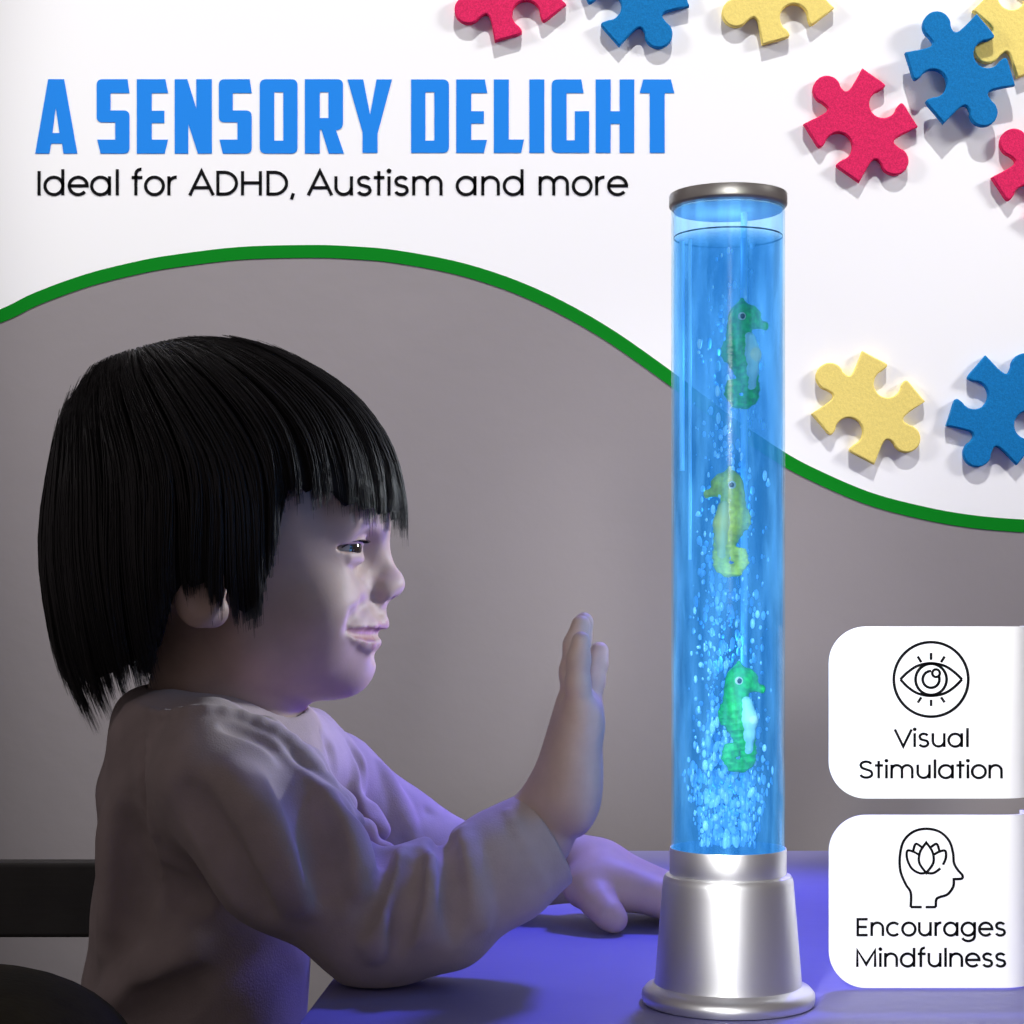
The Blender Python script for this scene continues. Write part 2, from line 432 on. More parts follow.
def piece(px, py, rot, colour, label, scale=1.0, lift=0.0, tilt=(0, 0), thick=.0072, flip=False):
    ol = piece_outline()
    if flip: ol = [(-x, y) for x, y in ol][::-1]
    c, s = math.cos(math.radians(rot)), math.sin(math.radians(rot))
    ol = [((x*c-y*s)*U*scale, (x*s+y*c)*U*scale) for x, y in ol]
    me = flat_mesh('puzzle_piece', [ol], thick, .0012)
    me.shade_smooth(); me.set_sharp_from_angle(angle=math.radians(50))
    o = link('puzzle_piece', me, M[colour])
    k_ = (CAMD+BY-lift-thick)/(CAMD+BY)
    X, _, Z = W(512+(px-512)*k_, 600+(py-600)*k_, BY)
    o.location = (X, BY-lift-.0001, Z); o.rotation_euler = (math.radians(tilt[0]), 0, math.radians(tilt[1]))
    tag(o, label, 'puzzle piece', 'foam puzzle pieces on the white panel')
    return o
PIECES = [
 (861, 125, 43.5, 'pink_foam', 'pink foam puzzle piece, whole, between the blue piece and the lamp cap', 1, 0, (0, 0)),
 (960.5, 68.5, 28.3, 'blue_foam', 'blue foam puzzle piece lying over a yellow one in the top right corner', 1.0, .0073, (0, 0)),
 (868.5, 407.5, 51, 'yellow_foam', 'yellow foam puzzle piece just above the green trim, whole', 1, 0, (0, 0)),
 (512, -13.3, 117.4, 'pink_foam', 'pink foam puzzle piece cut off by the top edge above the headline', 1, 0, (0, 0)),
 (634.3, -9.2, 209.7, 'blue_foam', 'blue foam puzzle piece cut off by the top edge above the headline', 1, 0, (0, 0)),
 (780, -10, 117, 'yellow_foam', 'yellow foam puzzle piece cut off by the top edge above the lamp', 1, 0, (0, 0)),
 (1029, 21.5, 123.5, 'yellow_foam', 'yellow foam puzzle piece partly hidden under a blue one', 1, 0, (0, 0)),
 (1049, 177, 45, 'pink_foam', 'pink foam puzzle piece cut off by the right edge', 1, 0, (0, 0)),
 (1001.5, 410, 151, 'blue_foam', 'blue foam puzzle piece beside the yellow one above the green trim', 1, 0, (0, 0))]
for a in PIECES: piece(*a)

# ================================================================== TABLE, BENCH, POUF, STOOL
table = thing('table', 'pale tabletop glowing violet under the lamp and the child\'s hands', 'table', (.45, .2, -.52))
tp = flat_mesh('tabletop', [[(-.108, -.22), (-.064, .555), (1.0, .555), (1.0, -.22)]], .026, .002)
tp.transform(Matrix(((1,0,0,0),(0,0,1,0),(0,-1,0,0),(0,0,0,1))))     # x,z -> x,y ; thickness down
tp.transform(Matrix.Rotation(0, 4, 'X'))
# fix orientation explicitly: top at z=0
for v in tp.vertices: pass
zs = [v.co.z for v in tp.vertices]; ys = [v.co.y for v in tp.vertices]
tp.transform(Matrix.Translation((0, 0, -max(zs))))
link('tabletop', tp, M['table'], table)
for x, y in ((.0, -.17), (.0, .5), (.95, -.17), (.95, .5)):
    MB().box(x-.02, x+.02, y-.02, y+.02, -.52, -.0255).build('leg', M['table_leg'], table, smooth=False)

def box_part(name, m, par, *b, bevel=.003): return MB().box(*b).build(name, m, par, smooth=False, bevel=bevel)
bench = thing('wooden_bench', 'dark wooden bench back rail behind the child at the left', 'bench', (-.45, .50, -.52))
Yb = .42; z1 = W(0, 863, Yb)[2]; z0 = W(0, 938, Yb)[2]; xr = W(210, 900, Yb)[0]
box_part('backrest', M['wood_dark'], bench, -.95, xr, Yb, Yb+.022, z0, z1)
box_part('seat', M['wood_dark'], bench, -.95, xr, Yb-.13, Yb+.022, -.27, -.24)
for x in (-.92, xr-.05):
    box_part('post', M['wood_dark'], bench, x, x+.035, Yb+.022, Yb+.05, -.52, z1-.004)
    box_part('leg', M['wood_dark'], bench, x, x+.035, Yb-.128, Yb-.1, -.52, -.27)

cx, _, _ = W(-52, 0, -.06); zt = W(0, 971, -.06)[2]
pouf = thing('upholstered_pouf', 'dark olive rounded pouf top in the bottom left corner', 'pouf', (cx, -.06, -.52))
R_ = .088; prof = [(.0005, -.52), (R_*.9, -.52), (R_, -.50)]
for k in range(13):
    t = PI/2*k/12; prof.append((max(R_*math.cos(t)**.8, .0005), zt-.055+.055*math.sin(t)))
MB().lathe(prof, (cx, -.06, 0), 64).build('cushion', M['olive'], pouf)
MB().lathe([(R_+.001+.002*math.cos(a), zt-.055+.002*math.sin(a)) for a in [2*PI*k/8 for k in range(8)]], (cx, -.06, 0), 64, True).build('piping', M['olive'], pouf)

# ================================================================== SDF ENGINE
class SDF:
    def __init__(s): s.pr = []; s.post = None
    def ell(s, c, r, k=.01, op='u', R=None):
        s.pr.append(('e', np.array(c, float), np.array(r, float), None if R is None else np.array(R, float), k, op, np.array(c, float), max(r))); return s
    def cap(s, a, b, ra, rb, k=.01, op='u', sy=1.0, cut=False):
        a = np.array(a, float); b = np.array(b, float)
        s.pr.append(('c', a, b, (ra, rb, sy, cut), k, op, (a+b)/2, np.linalg.norm(b-a)/2+max(ra, rb)*max(1, sy))); return s
    def chain(s, pts, rad, k=.01, op='u', sy=1.0):
        for i in range(len(pts)-1): s.cap(pts[i], pts[i+1], rad[i], rad[i+1], k, op, sy)
        return s
    def ev(s, P, bc=None, br=None):
        d = np.full(len(P), 1.0)
        for p in s.pr:
            k = p[4]
            if bc is not None and np.linalg.norm(p[6]-bc)-p[7] > br+2*k+.012: continue
            if p[0] == 'e':
                q = P-p[1]
                if p[3] is not None: q = q@p[3]
                k0 = np.sqrt(((q/p[2])**2).sum(1)); k1 = np.sqrt(((q/p[2]**2)**2).sum(1))
                f = np.where(k1 > 1e-9, k0*(k0-1)/np.maximum(k1, 1e-9), -min(p[2]))
            else:
                a, b = p[1], p[2]; ra, rb, sy, cut = p[3]
                ba = b-a; q = P-a
                if sy != 1: q = q.copy(); q[:, 1] /= sy; ba = ba.copy(); ba[1] /= sy
                h = np.clip((q@ba)/(ba@ba+1e-12), 0, 1)
                dd = q-h[:, None]*ba
                f = np.sqrt((dd**2).sum(1))-(ra+(rb-ra)*h)
                if cut:
                    ax = (b-a)/np.linalg.norm(b-a); f = np.maximum(f, (P-b)@ax)
            if p[5] == 'u':
                h = np.maximum(k-np.abs(d-f), 0)/k; d = np.minimum(d, f)-h*h*k*.25
            else:
                h = np.maximum(k-np.abs(-d-f), 0)/k; d = np.maximum(d, -f)+h*h*k*.25
        if s.post is not None: d = s.post(P, d)
        return d
    def mesh(s, lo, hi, h, name):
        lo = np.array(lo); hi = np.array(hi); B = 24
        nb = np.ceil((hi-lo)/(h*B)).astype(int); half = h*B*math.sqrt(3)/2
        g = np.arange(B+1); LX = np.stack(np.meshgrid(g, g, g, indexing='ij'), -1).reshape(-1, 3)
        NX, NY, NZ = [int(v) for v in nb*B+2]
        ids = []; pos = []; quads = []
        for bx in range(nb[0]):
            for by in range(nb[1]):
                for bz in range(nb[2]):
                    o = np.array((bx, by, bz))*B
                    c = lo+(o+B/2)*h
                    if abs(s.ev(c[None], c, half)[0]) > half*1.25+.006: continue
                    D = s.ev(lo+(LX+o)*h, c, half).reshape(B+1, B+1, B+1)
                    In = D < 0
                    if In.all() or not In.any(): continue
                    cnt = np.zeros((B, B, B)); acc = np.zeros((B, B, B, 3))
                    for ax in range(3):
                        for u in (0, 1):
                            for v in (0, 1):
                                sl0 = [slice(0, B)]*3; sl1 = [slice(0, B)]*3
                                oth = [i for i in range(3) if i != ax]
                                sl0[oth[0]] = sl1[oth[0]] = slice(u, B+u); sl0[oth[1]] = sl1[oth[1]] = slice(v, B+v)
                                sl1[ax] = slice(1, B+1)
                                d0 = D[tuple(sl0)]; d1 = D[tuple(sl1)]
                                x = (d0 < 0) != (d1 < 0)
                                t = np.where(x, d0/np.where(x, d0-d1, 1), 0)
                                cnt += x
                                acc[..., ax] += np.where(x, t, 0); acc[..., oth[0]] += x*u; acc[..., oth[1]] += x*v
                    idx = np.argwhere(cnt > 0)
                    gi = idx+o
                    p = acc[tuple(idx.T)]/cnt[tuple(idx.T)][:, None]
                    ids.append((gi[:, 0]*NY+gi[:, 1])*NZ+gi[:, 2]); pos.append(lo+(gi+p)*h)
                    for ax in range(3):
                        sl1 = [slice(0, B)]*3; sl1[ax] = slice(1, B+1)
                        a0 = In[:B, :B, :B]; a1 = In[tuple(sl1)]
                        e = np.argwhere(a0 != a1)
                        if not len(e): continue
                        flip = a0[tuple(e.T)]
                        e = e+o; u = (ax+1) % 3; v = (ax+2) % 3
                        cs = []
                        for du, dv in ((-1, -1), (0, -1), (0, 0), (-1, 0)):
                            q = e.copy(); q[:, u] += du; q[:, v] += dv
                            cs.append((q[:, 0]*NY+q[:, 1])*NZ+q[:, 2])
                        Q = np.stack(cs, 1); Q[~flip] = Q[~flip][:, ::-1]
                        quads.append(Q)
        ids = np.concatenate(ids); pos = np.concatenate(pos); Q = np.concatenate(quads)
        srt = np.argsort(ids); ids = ids[srt]; pos = pos[srt]
        J = np.searchsorted(ids, Q); J = np.clip(J, 0, len(ids)-1)
        ok = (ids[J] == Q).all(1)
        return mesh_np(name, pos, J[ok])

# ================================================================== CHILD
YH = .15
sH = S(YH)
def H(px, py, w=0.0):                      # traced in the head's mid plane, w metres towards the far side
    X, _, Z = W(px, py, YH); return (X, YH+w, Z)
mm = .001; pxh = sH
body = SDF()
k1 = .012
# skull, face, jaw
body.ell(H(222, 492), (160*pxh, .070, 142*pxh), k1)
body.ell(H(286, 575), (88*pxh, .056, 112*pxh), .02)
body.ell(H(344, 516), (31*pxh, .042, 34*pxh), .02)
body.ell(H(322, 640), (48*pxh, .043, 50*pxh), .02)                # muzzle and jaw
body.ell(H(343, 668), (29*pxh, .021, 27*pxh), .014)              # chin
body.ell(H(260, 640), (55*pxh, .050, 50*pxh), .03)
for w in (-1, 1):
    body.ell(H(322, 608, w*.032), (36*pxh, .022, 34*pxh), .014)   # cheek
    body.cap(H(350, 524, w*.038), H(371, 525, w*.008), .0070, .0065, .012)   # brow
body.ell(H(355, 628), (22*pxh, .021, 26*pxh), .014)              # lips mound
for w in (-1, 1):
    body.ell(H(371, 556, w*.0265), (.0085, .013, .011), .010, 's')   # socket
# nose
body.cap(H(371.5, 538), H(388.5, 577), .0050, .0062, .010)
body.ell(H(391.5, 585), (.0074, .0078, .0066), .006)
for w in (-1, 1):
    body.ell(H(382, 591, w*.0078), (.0064, .0050, .0056), .008)
    body.ell(H(388, 599, w*.0050), (.0042, .0022, .0022), .002, 's')
body.cap(H(371, 598), H(370.5, 613), .0072, .0082, .006)           # philtrum
# where a camera ray meets the surface first
def hit(sdf, px, py, Y0=-.06, Y1=.26, n=900):
    Ys = np.linspace(Y0, Y1, n); P = np.array([W(px, py, y) for y in Ys]); d = sdf.ev(P)
    k = int(np.argmax(d < 0)) if (d < 0).any() else n//2
    return P[k]
def both(p):                                # a point of the near side and its mirror on the far side
    p = np.array(p); q = p.copy(); q[1] = 2*YH-q[1]; return p, q
def trace(pts, push):                       # points on the face, pushed out of (+) or into (-) it
    out = []
    for x, y in pts:
        h_ = hit(body, x, y); e_ = .0015
        g = np.array([body.ev((h_+v)[None])[0]-body.ev((h_-v)[None])[0] for v in np.eye(3)*e_]); g /= np.linalg.norm(g)+1e-9
        out.append(h_+g*push)
    return out
def facial(pts, rad, push, k, op, mid_=None):
    L_ = trace(pts, push)
    if mid_ is not None: L_ = [np.array(mid_)]+L_
    for side in (0, 1):
        body.chain([both(p)[side] for p in L_], rad, k, op)
    return L_
facial([(377, 599), (364, 606), (354, 617), (349, 628)], [.0008, .0013, .0015, .0008], .0010, .007, 's')        # smile fold
UL = facial([(382, 624.5), (372, 627), (361, 629.5), (352, 630)], [.0042, .0038, .0032, .0025, .0013], -.0018, .004, 'u', H(377.5, 623))
LL = facial([(370, 644), (363, 641.5), (356, 637.5), (350.5, 632.5)], [.0047, .0043, .0036, .0026, .0012], -.0020, .004, 'u', H(366.5, 643.5))
facial([(377, 634.5), (368, 634.5), (358, 633.5), (348, 630.5)], [.0030, .0032, .0032, .0028, .0016], .0001, .0015, 's', H(384, 634.5))
body.ell(H(381, 655), (.0048, .014, .0030), .006, 's')
# eyes: lids then slit
EYE = []
for w in (-1, 1):
    e = np.array(H(345, 549, w*.0272)); EYE.append((e, w))
    body.ell(e, (.0122, .0122, .0115), .005)
    Rz = np.array(Matrix.Rotation(w*math.radians(-52), 3, 'Z')).T
    # slit ellipsoid: long axis across the eye, turned towards the temple
    a = math.radians(46)*w
    R = np.array([[math.cos(a), -math.sin(a), 0], [math.sin(a), math.cos(a), 0], [0, 0, 1]])
    body.ell(e+np.array((.0092, w*.0078, -.0004)), (.0060, .0148, .0025), .0012, 's', R)
    body.cap(e+np.array((.0118, -w*.004, .0042)), e+np.array((.004, w*.0125, .0030)), .0014, .0010, .003)   # upper lid fold
    body.cap(e+np.array((.0105, -w*.003, -.0062)), e+np.array((.005, w*.010, -.0060)), .0022, .0016, .004)  # lower lid pouch
# ears
for w in (-1, 1):
    a = math.radians(18)*w
    R = np.array([[math.cos(a), -math.sin(a), 0], [math.sin(a), math.cos(a), 0], [0, 0, 1]])
    body.ell(H(219, 576, w*.074), (.0165, .0055, .028), .004, 'u', R)
    body.ell(H(233, 610, w*.071), (.0085, .0050, .0090), .005)
    body.ell(H(224, 580, w*.0800), (.0100, .0045, .018), .003, 's', R)
    body.ell(H(240, 588, w*.074), (.004, .004, .006), .003)
# neck
body.cap(H(230, 640), H(222, 770), .041, .045, .010)
# ---- arm geometry shared by skin and sleeve (px, py, Y, sleeve radius)
RA = [((212, 782, .062), .032), ((283, 852, .05), .0375), ((374, 925, .045), .0305), ((436, 905, .048), .0315), ((500, 868, .055), .0275), ((541, 841, .06), .0245)]
LA = [((325, 800, .245), .040), ((392, 842, .262), .033), ((425, 868, .262), .033), ((500, 872, .25), .024), ((585, 868, .238), .0185)]
def wp(t): return W(*t)
for A in (RA, LA):
    body.chain([wp(t) for t, r in A], [r*.62 for t, r in A], .02)
body.cap(W(206, 800, .155), W(190, 1075, .155), .052, .052, .03, sy=1.3)
# ---- right hand, raised
hr = lambda x, y, Y: W(x, y, Y)
body.cap(hr(480, 872, .06), hr(552, 806, .06), .0185, .0160, .012)
MC = [(.040, 563, 797, 581, 716, .0098), (.053, 558, 795, 577, 708, .0108), (.067, 558, 795, 577, 706, .0108), (.081, 560, 798, 583, 712, .0105)]
for Y, xa, ya, xb, yb, r in MC: body.cap(hr(xa, ya, .06+(Y-.06)*.75), hr(xb, yb, Y), r*1.22, r, .010)
body.ell(hr(579, 782, .047), (.0110, .0135, .024), .012)
body.ell(hr(577, 786, .075), (.0115, .0150, .025), .012)
body.ell(hr(590, 722, .060), (.0062, .024, .010), .008)
FG = [[(581, 716, .040), (578, 684, .037), (578.5, 660, .036), (581, 641, .036)],
      [(577, 708, .053), (573, 672, .052), (576, 645, .052), (581, 625, .053)],
      [(577, 706, .067), (574, 668, .068), (579, 640, .069), (584, 622, .070)],
      [(584, 712, .081), (592, 682, .087), (596, 664, .090), (599.5, 651, .092)]]
FR = [[.0075, .0060, .0056, .0048], [.0082, .0066, .0060, .0050], [.0082, .0066, .0060, .0050], [.0080, .0064, .0058, .0049]]
for f, r in zip(FG, FR):
    body.chain([hr(*p) for p in f], r, .0035)
body.chain([hr(577, 784, .082), hr(584, 756, .098), hr(587, 738, .108), hr(588, 725, .113)], [.0115, .0085, .0070, .0058], .006)
# ---- left hand, flat on the table
def T(px, Y, z): return ((px-512)*S(Y), Y, z)
body.cap(T(560, .24, .038), T(600, .236, .031), .0165, .0165, .012)
for i, (Y, yb) in enumerate(((.216, .203), (.229, .221), (.242, .239), (.254, .257))):
    body.cap(T(600, Y, .029), T(672, yb, .0165-.001*i), .0140, .0115, .012)
    L = (62, 74, 70, 54)[i]; dy = (-.006, -.001, .003, .008)[i]
    body.chain([T(672, yb, .0165-.001*i), T(672+L*.5, yb+dy*.5, .013), T(672+L*.8, yb+dy*.8, .009), T(672+L, yb+dy, .0068)], [.0105, .0072, .0066, .0056], .004)
body.ell(T(600, .210, .024), (.022, .012, .013), .012)
body.chain([T(588, .207, .024), T(598, .195, .0175), T(609, .187, .0115), T(615, .185, .0085)], [.0125, .0092, .0080, .0070], .006)
for w in (-1, 1): pass
def table_clip(P, d):
    return d
body_me = body.mesh((-.275, -.02, -.28), (.13, .33, .37), .00115, 'body')
M_body = M['skin']
child = thing('person', 'child in a dusty pink sweater, in profile, palm raised to the lamp', 'person', (-.19, .15, -.20))
bo = link('body', body_me, M_body, child)
sm = bo.modifiers.new('smooth', 'SMOOTH'); sm.factor = .4; sm.iterations = 2
body_me.materials.append(M['lip'])
_c = np.empty(len(body_me.polygons)*3); body_me.polygons.foreach_get('center', _c); _c = _c.reshape(-1, 3)
_i = np.zeros(len(_c), dtype=np.int32)
_near = np.where((_c[:, 0] > W(340, 0, YH)[0]) & (np.abs(_c[:, 1]-YH) < .05) & (_c[:, 2] > H(0, 660)[2]) & (_c[:, 2] < H(0, 612)[2]))[0]
LS = SDF()
for L_, r_ in ((UL, [.0042, .0038, .0032, .0025, .0013]), (LL, [.0047, .0043, .0036, .0026, .0012])):
    for sd_ in (0, 1): LS.chain([both(p)[sd_] for p in L_], r_, .002)
_i[_near[LS.ev(_c[_near]) < .0007]] = 1
body_me.polygons.foreach_set('material_index', _i)
# eyes
for e, w in EYE:
    eb = MB().ellipsoid((0, 0, 0), (.0113, .0113, .0108), 32, 20).build('eyeball', M['eyewhite'], child)
    eb.location = Vector(e)-Vector(child.location); eb.matrix_parent_inverse = Matrix()
    d = Vector((.90, w*.42, -.10)).normalized()
    q = d.to_track_quat('Z', 'Y').to_matrix().to_4x4()
    mb = MB(); ring = []
    V = []; Fc = []; n = 24
    for j in range(7):
        t = math.radians(34)*j/6
        for k in range(n):
            a = 2*PI*k/n; V.append(Vector((.01150*math.sin(t)*math.cos(a), .01150*math.sin(t)*math.sin(a), .01150*math.cos(t)+.0004*(1-j/6))))
    for j in range(6):
        for k in range(n):
            k2 = (k+1) % n; Fc.append((j*n+k, (j+1)*n+k, (j+1)*n+k2, j*n+k2))
    mb.add([(q@v) for v in V], Fc)
    io = mb.build('iris', M['iris'], eb); io.matrix_parent_inverse = Matrix()
    # lashes
    lm = MB(); rim = []
    for k in range(22):
        t = k/21; a = math.radians(0+82*t)*w
        zz = .0026+.0012*math.sin(t*PI)-.0030*t**3
        p0 = Vector(e)+Vector((.0121*math.cos(a), .0121*math.sin(a), zz)); rim.append(p0)
        dirn = Vector((math.cos(a), math.sin(a), -.05+.1*t)).normalized()
        lm.tube([p0, p0+dirn*.0026, p0+dirn*.0044+Vector((0, 0, .0007))], [.00030, .00022, .00006], 3)
    lm.tube(rim, [.0002+.0006*math.sin(PI*(k+1)/23) for k in range(22)], 5)
    lm.build('eyelashes', M['hair'], child)
    bm_ = MB()
    for k in range(60):
        t = random.random(); y = w*(.010+.028*t)
        p = Vector(H(381-26*t**1.8, 527-4*math.sin(t*PI), y))+Vector((.0015*(1-t), 0, random.uniform(-.0016, .0016)))
        q_ = p+Vector((-.0022*t, w*.0045, .0012*(1-2*t)))
        bm_.tube([p, (p+q_)/2+Vector((.0006, 0, .0002)), q_], [.0002, .00028, .00008], 3)
    bm_.build('eyebrow', M['hair'], child)
tm = MB()
for k in range(-3, 4):
    a = k*.30
    tm.ellipsoid((H(358, 0)[0]+.0085*math.cos(a), YH+.016*math.sin(a), H(0, 632)[2]), (.0026, .0026, .0032), 10, 8)
tm.build('teeth', M['teeth'], child)

nm = MB().ellipsoid((0, 0, 0), (.0046, .0036, .0013), 16, 8).build('thumbnail', M['nail'], child)
nm.location = Vector(T(614, .1825, .0145))-Vector(child.location); nm.rotation_euler = (math.radians(32), math.radians(18), math.radians(-20)); nm.matrix_parent_inverse = Matrix()
# ---- sweater
sw = SDF()
sw.cap(W(212, 815, .155), W(189, 1075, .155), .0590, .0640, .03, sy=1.30)
sw.ell(W(200, 778, .15), (.044, .085, .040), .03)                 # yoke
sw.cap(W(180, 728, .15), W(212, 765, .10), .026, .030, .03)
sw.cap(W(250, 745, .15), W(320, 790, .235), .035, .036, .03)
sw.chain([wp(t) for t, r in RA[:-1]], [r for t, r in RA[:-1]], .012)
sw.cap(wp(RA[-2][0]), wp(RA[-1][0]), RA[-2][1], RA[-1][1], .01, cut=True)
sw.cap(wp((527, 849, .058)), wp((543.5, 839.5, .0602)), .0258, .0252, .003, cut=True)   # cuff band
sw.chain([wp(t) for t, r in LA[:-1]], [r for t, r in LA[:-1]], .012)
sw.cap(wp(LA[-2][0]), wp(LA[-1][0]), LA[-2][1], LA[-1][1], .01, cut=True)
sw.cap(wp((572, 869, .2395)), wp((587, 868, .2375)), .0200, .0195, .003, cut=True)
# hood lying round the neck
sw.chain([W(148, 714, .150), W(170, 718, .105), W(215, 724, .085), W(266, 736, .078), W(306, 766, .076), W(342, 808, .083), W(390, 856, .10)], [.0125, .0130, .0105, .0095, .0085, .0075, .0060], .008)
sw.chain([W(148, 714, .150), W(176, 714, .20), W(240, 718, .215), W(310, 730, .215), W(344, 768, .205), W(380, 830, .185)], [.0125, .0125, .0115, .0105, .009, .007], .008)
sw.chain([W(140, 724, .150), W(150, 740, .10), W(205, 740, .066), W(262, 756, .062)], [.014, .016, .012, .009], .014)
def fold(pts, r, k=.010, op='u', push=None):
    """a ridge ('u') or crease ('s') along pixels of the side turned to the camera"""
    if push is None: push = -.45 if op == 'u' else .35
    pts = crv(pts, 3); n = len(pts); L_ = []
    for i, (x, y) in enumerate(pts):
        h_ = hit(sw, x, y); e_ = .003
        g = np.array([sw.ev((h_+v)[None])[0]-sw.ev((h_-v)[None])[0] for v in np.eye(3)*e_]); g /= np.linalg.norm(g)+1e-9
        L_.append((h_, g))
    A_ = np.array([h_ for h_, g in L_]); G_ = np.array([g for h_, g in L_])
    for _ in range(3):
        A_[1:-1] = .25*A_[:-2]+.5*A_[1:-1]+.25*A_[2:]; G_[1:-1] = .25*G_[:-2]+.5*G_[1:-1]+.25*G_[2:]
    L_ = list(zip(A_, G_))
    rr = [max(.0006, r*math.sin(PI*(i+.6)/(n+.2))) for i in range(n)]
    sw.chain([h_+g*push*q for (h_, g), q in zip(L_, rr)], rr, k, op)
fold([(128, 706), (165, 716), (205, 712), (262, 722), (303, 755), (340, 800), (392, 853)], .0050, .004, 'u', -.1)   # hood edge
fold([(225, 727), (240, 730), (258, 737), (296, 768), (332, 812), (380, 858)], .0022, .006, 's')
fold([(402, 852), (390, 888), (377, 928), (374, 955)], .0058)
fold([(436, 848), (428, 890), (420, 935)], .0050)
fold([(416, 852), (407, 900), (398, 948)], .0042, .008, 's')
fold([(388, 850), (374, 888), (360, 930)], .0036, .008, 's')
fold([(326, 800), (350, 840), (360, 890)], .0060, .014)
fold([(348, 800), (370, 830), (380, 856)], .0034, .010, 's')
fold([(190, 952), (150, 978), (100, 1016)], .0040, .020)
fold([(195, 985), (160, 1003), (130, 1022)], .0026, .016, 's')
fold([(150, 872), (175, 890), (200, 902)], .0040, .010, 's')
fold([(141, 738), (146, 800), (155, 882)], .0022, .004, 's')
fold([(146, 742), (151, 800), (160, 880)], .0018, .004, 'u')
fold([(462, 832), (470, 880), (482, 925)], .0036)
fold([(447, 838), (450, 890), (452, 938)], .0026, .008, 's')
fold([(508, 812), (524, 848), (545, 888)], .0016, .004, 'u')
fold([(112, 815), (118, 880), (108, 950)], .0060, .016)
fold([(128, 800), (138, 870), (126, 940)], .0045, .014, 's')
fold([(190, 790), (225, 845), (262, 910)], .0045, .016, 's')
fold([(235, 775), (275, 830), (300, 900)], .0050, .018)
fold([(283, 770), (312, 820), (328, 890)], .0040, .016, 's')
fold([(350, 745), (372, 785), (384, 835)], .0040, .008, 's')
fold([(380, 765), (398, 800), (412, 838)], .0040, .008)
fold([(322, 735), (350, 785), (372, 835)], .0030, .008, 's')
fold([(428, 812), (440, 835), (440, 850)], .0030, .008, 's')
# openings
sw.cap(H(232, 640), H(226, 752), .0425, .0450, .003, 's')
a, b = np.array(wp(RA[-2][0])), np.array(wp(RA[-1][0])); dv = b-a
sw.cap(b-dv*.12, b+dv*.8, .0222, .0222, .002, 's')
a, b = np.array(wp(LA[-2][0])), np.array(wp(LA[-1][0])); dv = b-a
sw.cap(b-dv*.3, b+dv*.6, .0172, .0172, .002, 's')
def crumple(P, d):
    x, y, z = P.T
    n = np.sin(55*x+38*z+2*np.sin(40*y)+1.3*np.sin(70*z))*np.sin(30*z-45*y+2.2*np.sin(33*x+20*z))
    d = d+n*.0010
    d = np.where((x > -.100) & (z < .0006+.03), np.maximum(d, .0010-z), d)     # sleeves rest on the table top
    return d
sw.post = crumple
so = link('sweater', sw.mesh((-.275, -.035, -.24), (.07, .345, .17), .0013, 'sweater'), M['cloth'], child)
sm = so.modifiers.new('smooth', 'SMOOTH'); sm.factor = .5; sm.iterations = 3
# trousers: seated, mostly under the table edge
tr = SDF()
tr.cap(W(190, 1040, .155), W(190, 1090, .155), .060, .062, .03, sy=1.3)
for Y in (.105, .205):
    tr.chain([(-.17, Y, -.135), (.02, Y, -.135), (.05, Y, -.14)], [.052, .042, .040], .02)
    tr.chain([(.05, Y, -.14), (.05, Y, -.42)], [.040, .030], .02)
M['trousers'] = mat('dark_trousers', (.05, .05, .07, 1), .9)
link('trousers', tr.mesh((-.30, .02, -.47), (.12, .30, -.02), .003, 'trousers'), M['trousers'], child)
sh_ = SDF()
M['shoe'] = mat('shoe', (.2, .2, .22, 1), .6)
for Y in (.105, .205):
    q = SDF(); q.cap((.045, Y, -.492), (.13, Y, -.497), .027, .022, .01)
    link('shoe', q.mesh((0, Y-.06, -.54), (.18, Y+.06, -.44), .003, 'shoe'), M['shoe'], child)
stool = thing('stool', 'low wooden stool under the seated child', 'stool', (-.18, .155, -.52))
MB().lathe([(.0005, -.225), (.105, -.225), (.11, -.22), (.11, -.205), (.105, -.198), (.0005, -.198)], (-.18, .155, 0), 48).build('seat', M['wood_dark'], stool, auto=True)
for dx, dy in ((-1, -1), (-1, 1), (1, -1), (1, 1)):
    MB().tube([(-.18+dx*.06, .155+dy*.06, -.225), (-.18+dx*.085, .155+dy*.085, -.52)], .012, 12).build('leg', M['wood_dark'], stool)

# ---- hair
FT = [(335, 212), (337.5, 236), (340.5, 254), (346, 275), (364, 311), (386, 346), (414, 377), (443, 397), (469, 405), (491, 409), (506, 409.5), (524, 409), (720, 405)]
BT = [(336.5, 206), (338, 195), (341, 178), (349, 150), (357, 122), (367, 97), (388, 76), (418, 62), (467, 53), (511, 47), (542, 43), (572, 47), (616, 55), (665, 62), (698, 72), (720, 90)]
WT = [(336.5, .002), (340, .018), (350, .036), (366, .050), (388, .062), (420, .073), (470, .080), (540, .0835), (600, .082), (650, .074), (720, .060)]
def ip(t, v): return np.interp(v, [a for a, b in t], [b for a, b in t])
def inside(x, v, w):
    f, b, hw = ip(FT, v), ip(BT, v), ip(WT, v)
    c = (f+b)/2; hx = np.maximum((f-b)/2, .5)
    return (np.abs((x-c)/hx)**2.2+np.abs(w/hw)**2.2 < 1) & (v > 336.5)
C0 = np.array((222., 492., 0.)); 
wd = np.array((140-222., 350-492., 0.)); wd /= np.linalg.norm(wd)
e1 = np.array((-wd[1], wd[0], 0.)); e1 = e1 if e1[0] > 0 else -e1      # towards the forehead
e2 = np.array((0, 0, 1.))
def surf(d):                                # ray from the head centre to the hair envelope
    lo_ = np.zeros(len(d)); hi_ = np.full(len(d), 230.)
    for _ in range(18):
        m = (lo_+hi_)/2; p = C0+d*m[:, None]
        i = inside(p[:, 0], p[:, 1], p[:, 2]*pxh)
        lo_ = np.where(i, m, lo_); hi_ = np.where(i, hi_, m)
    return C0+d*lo_[:, None]
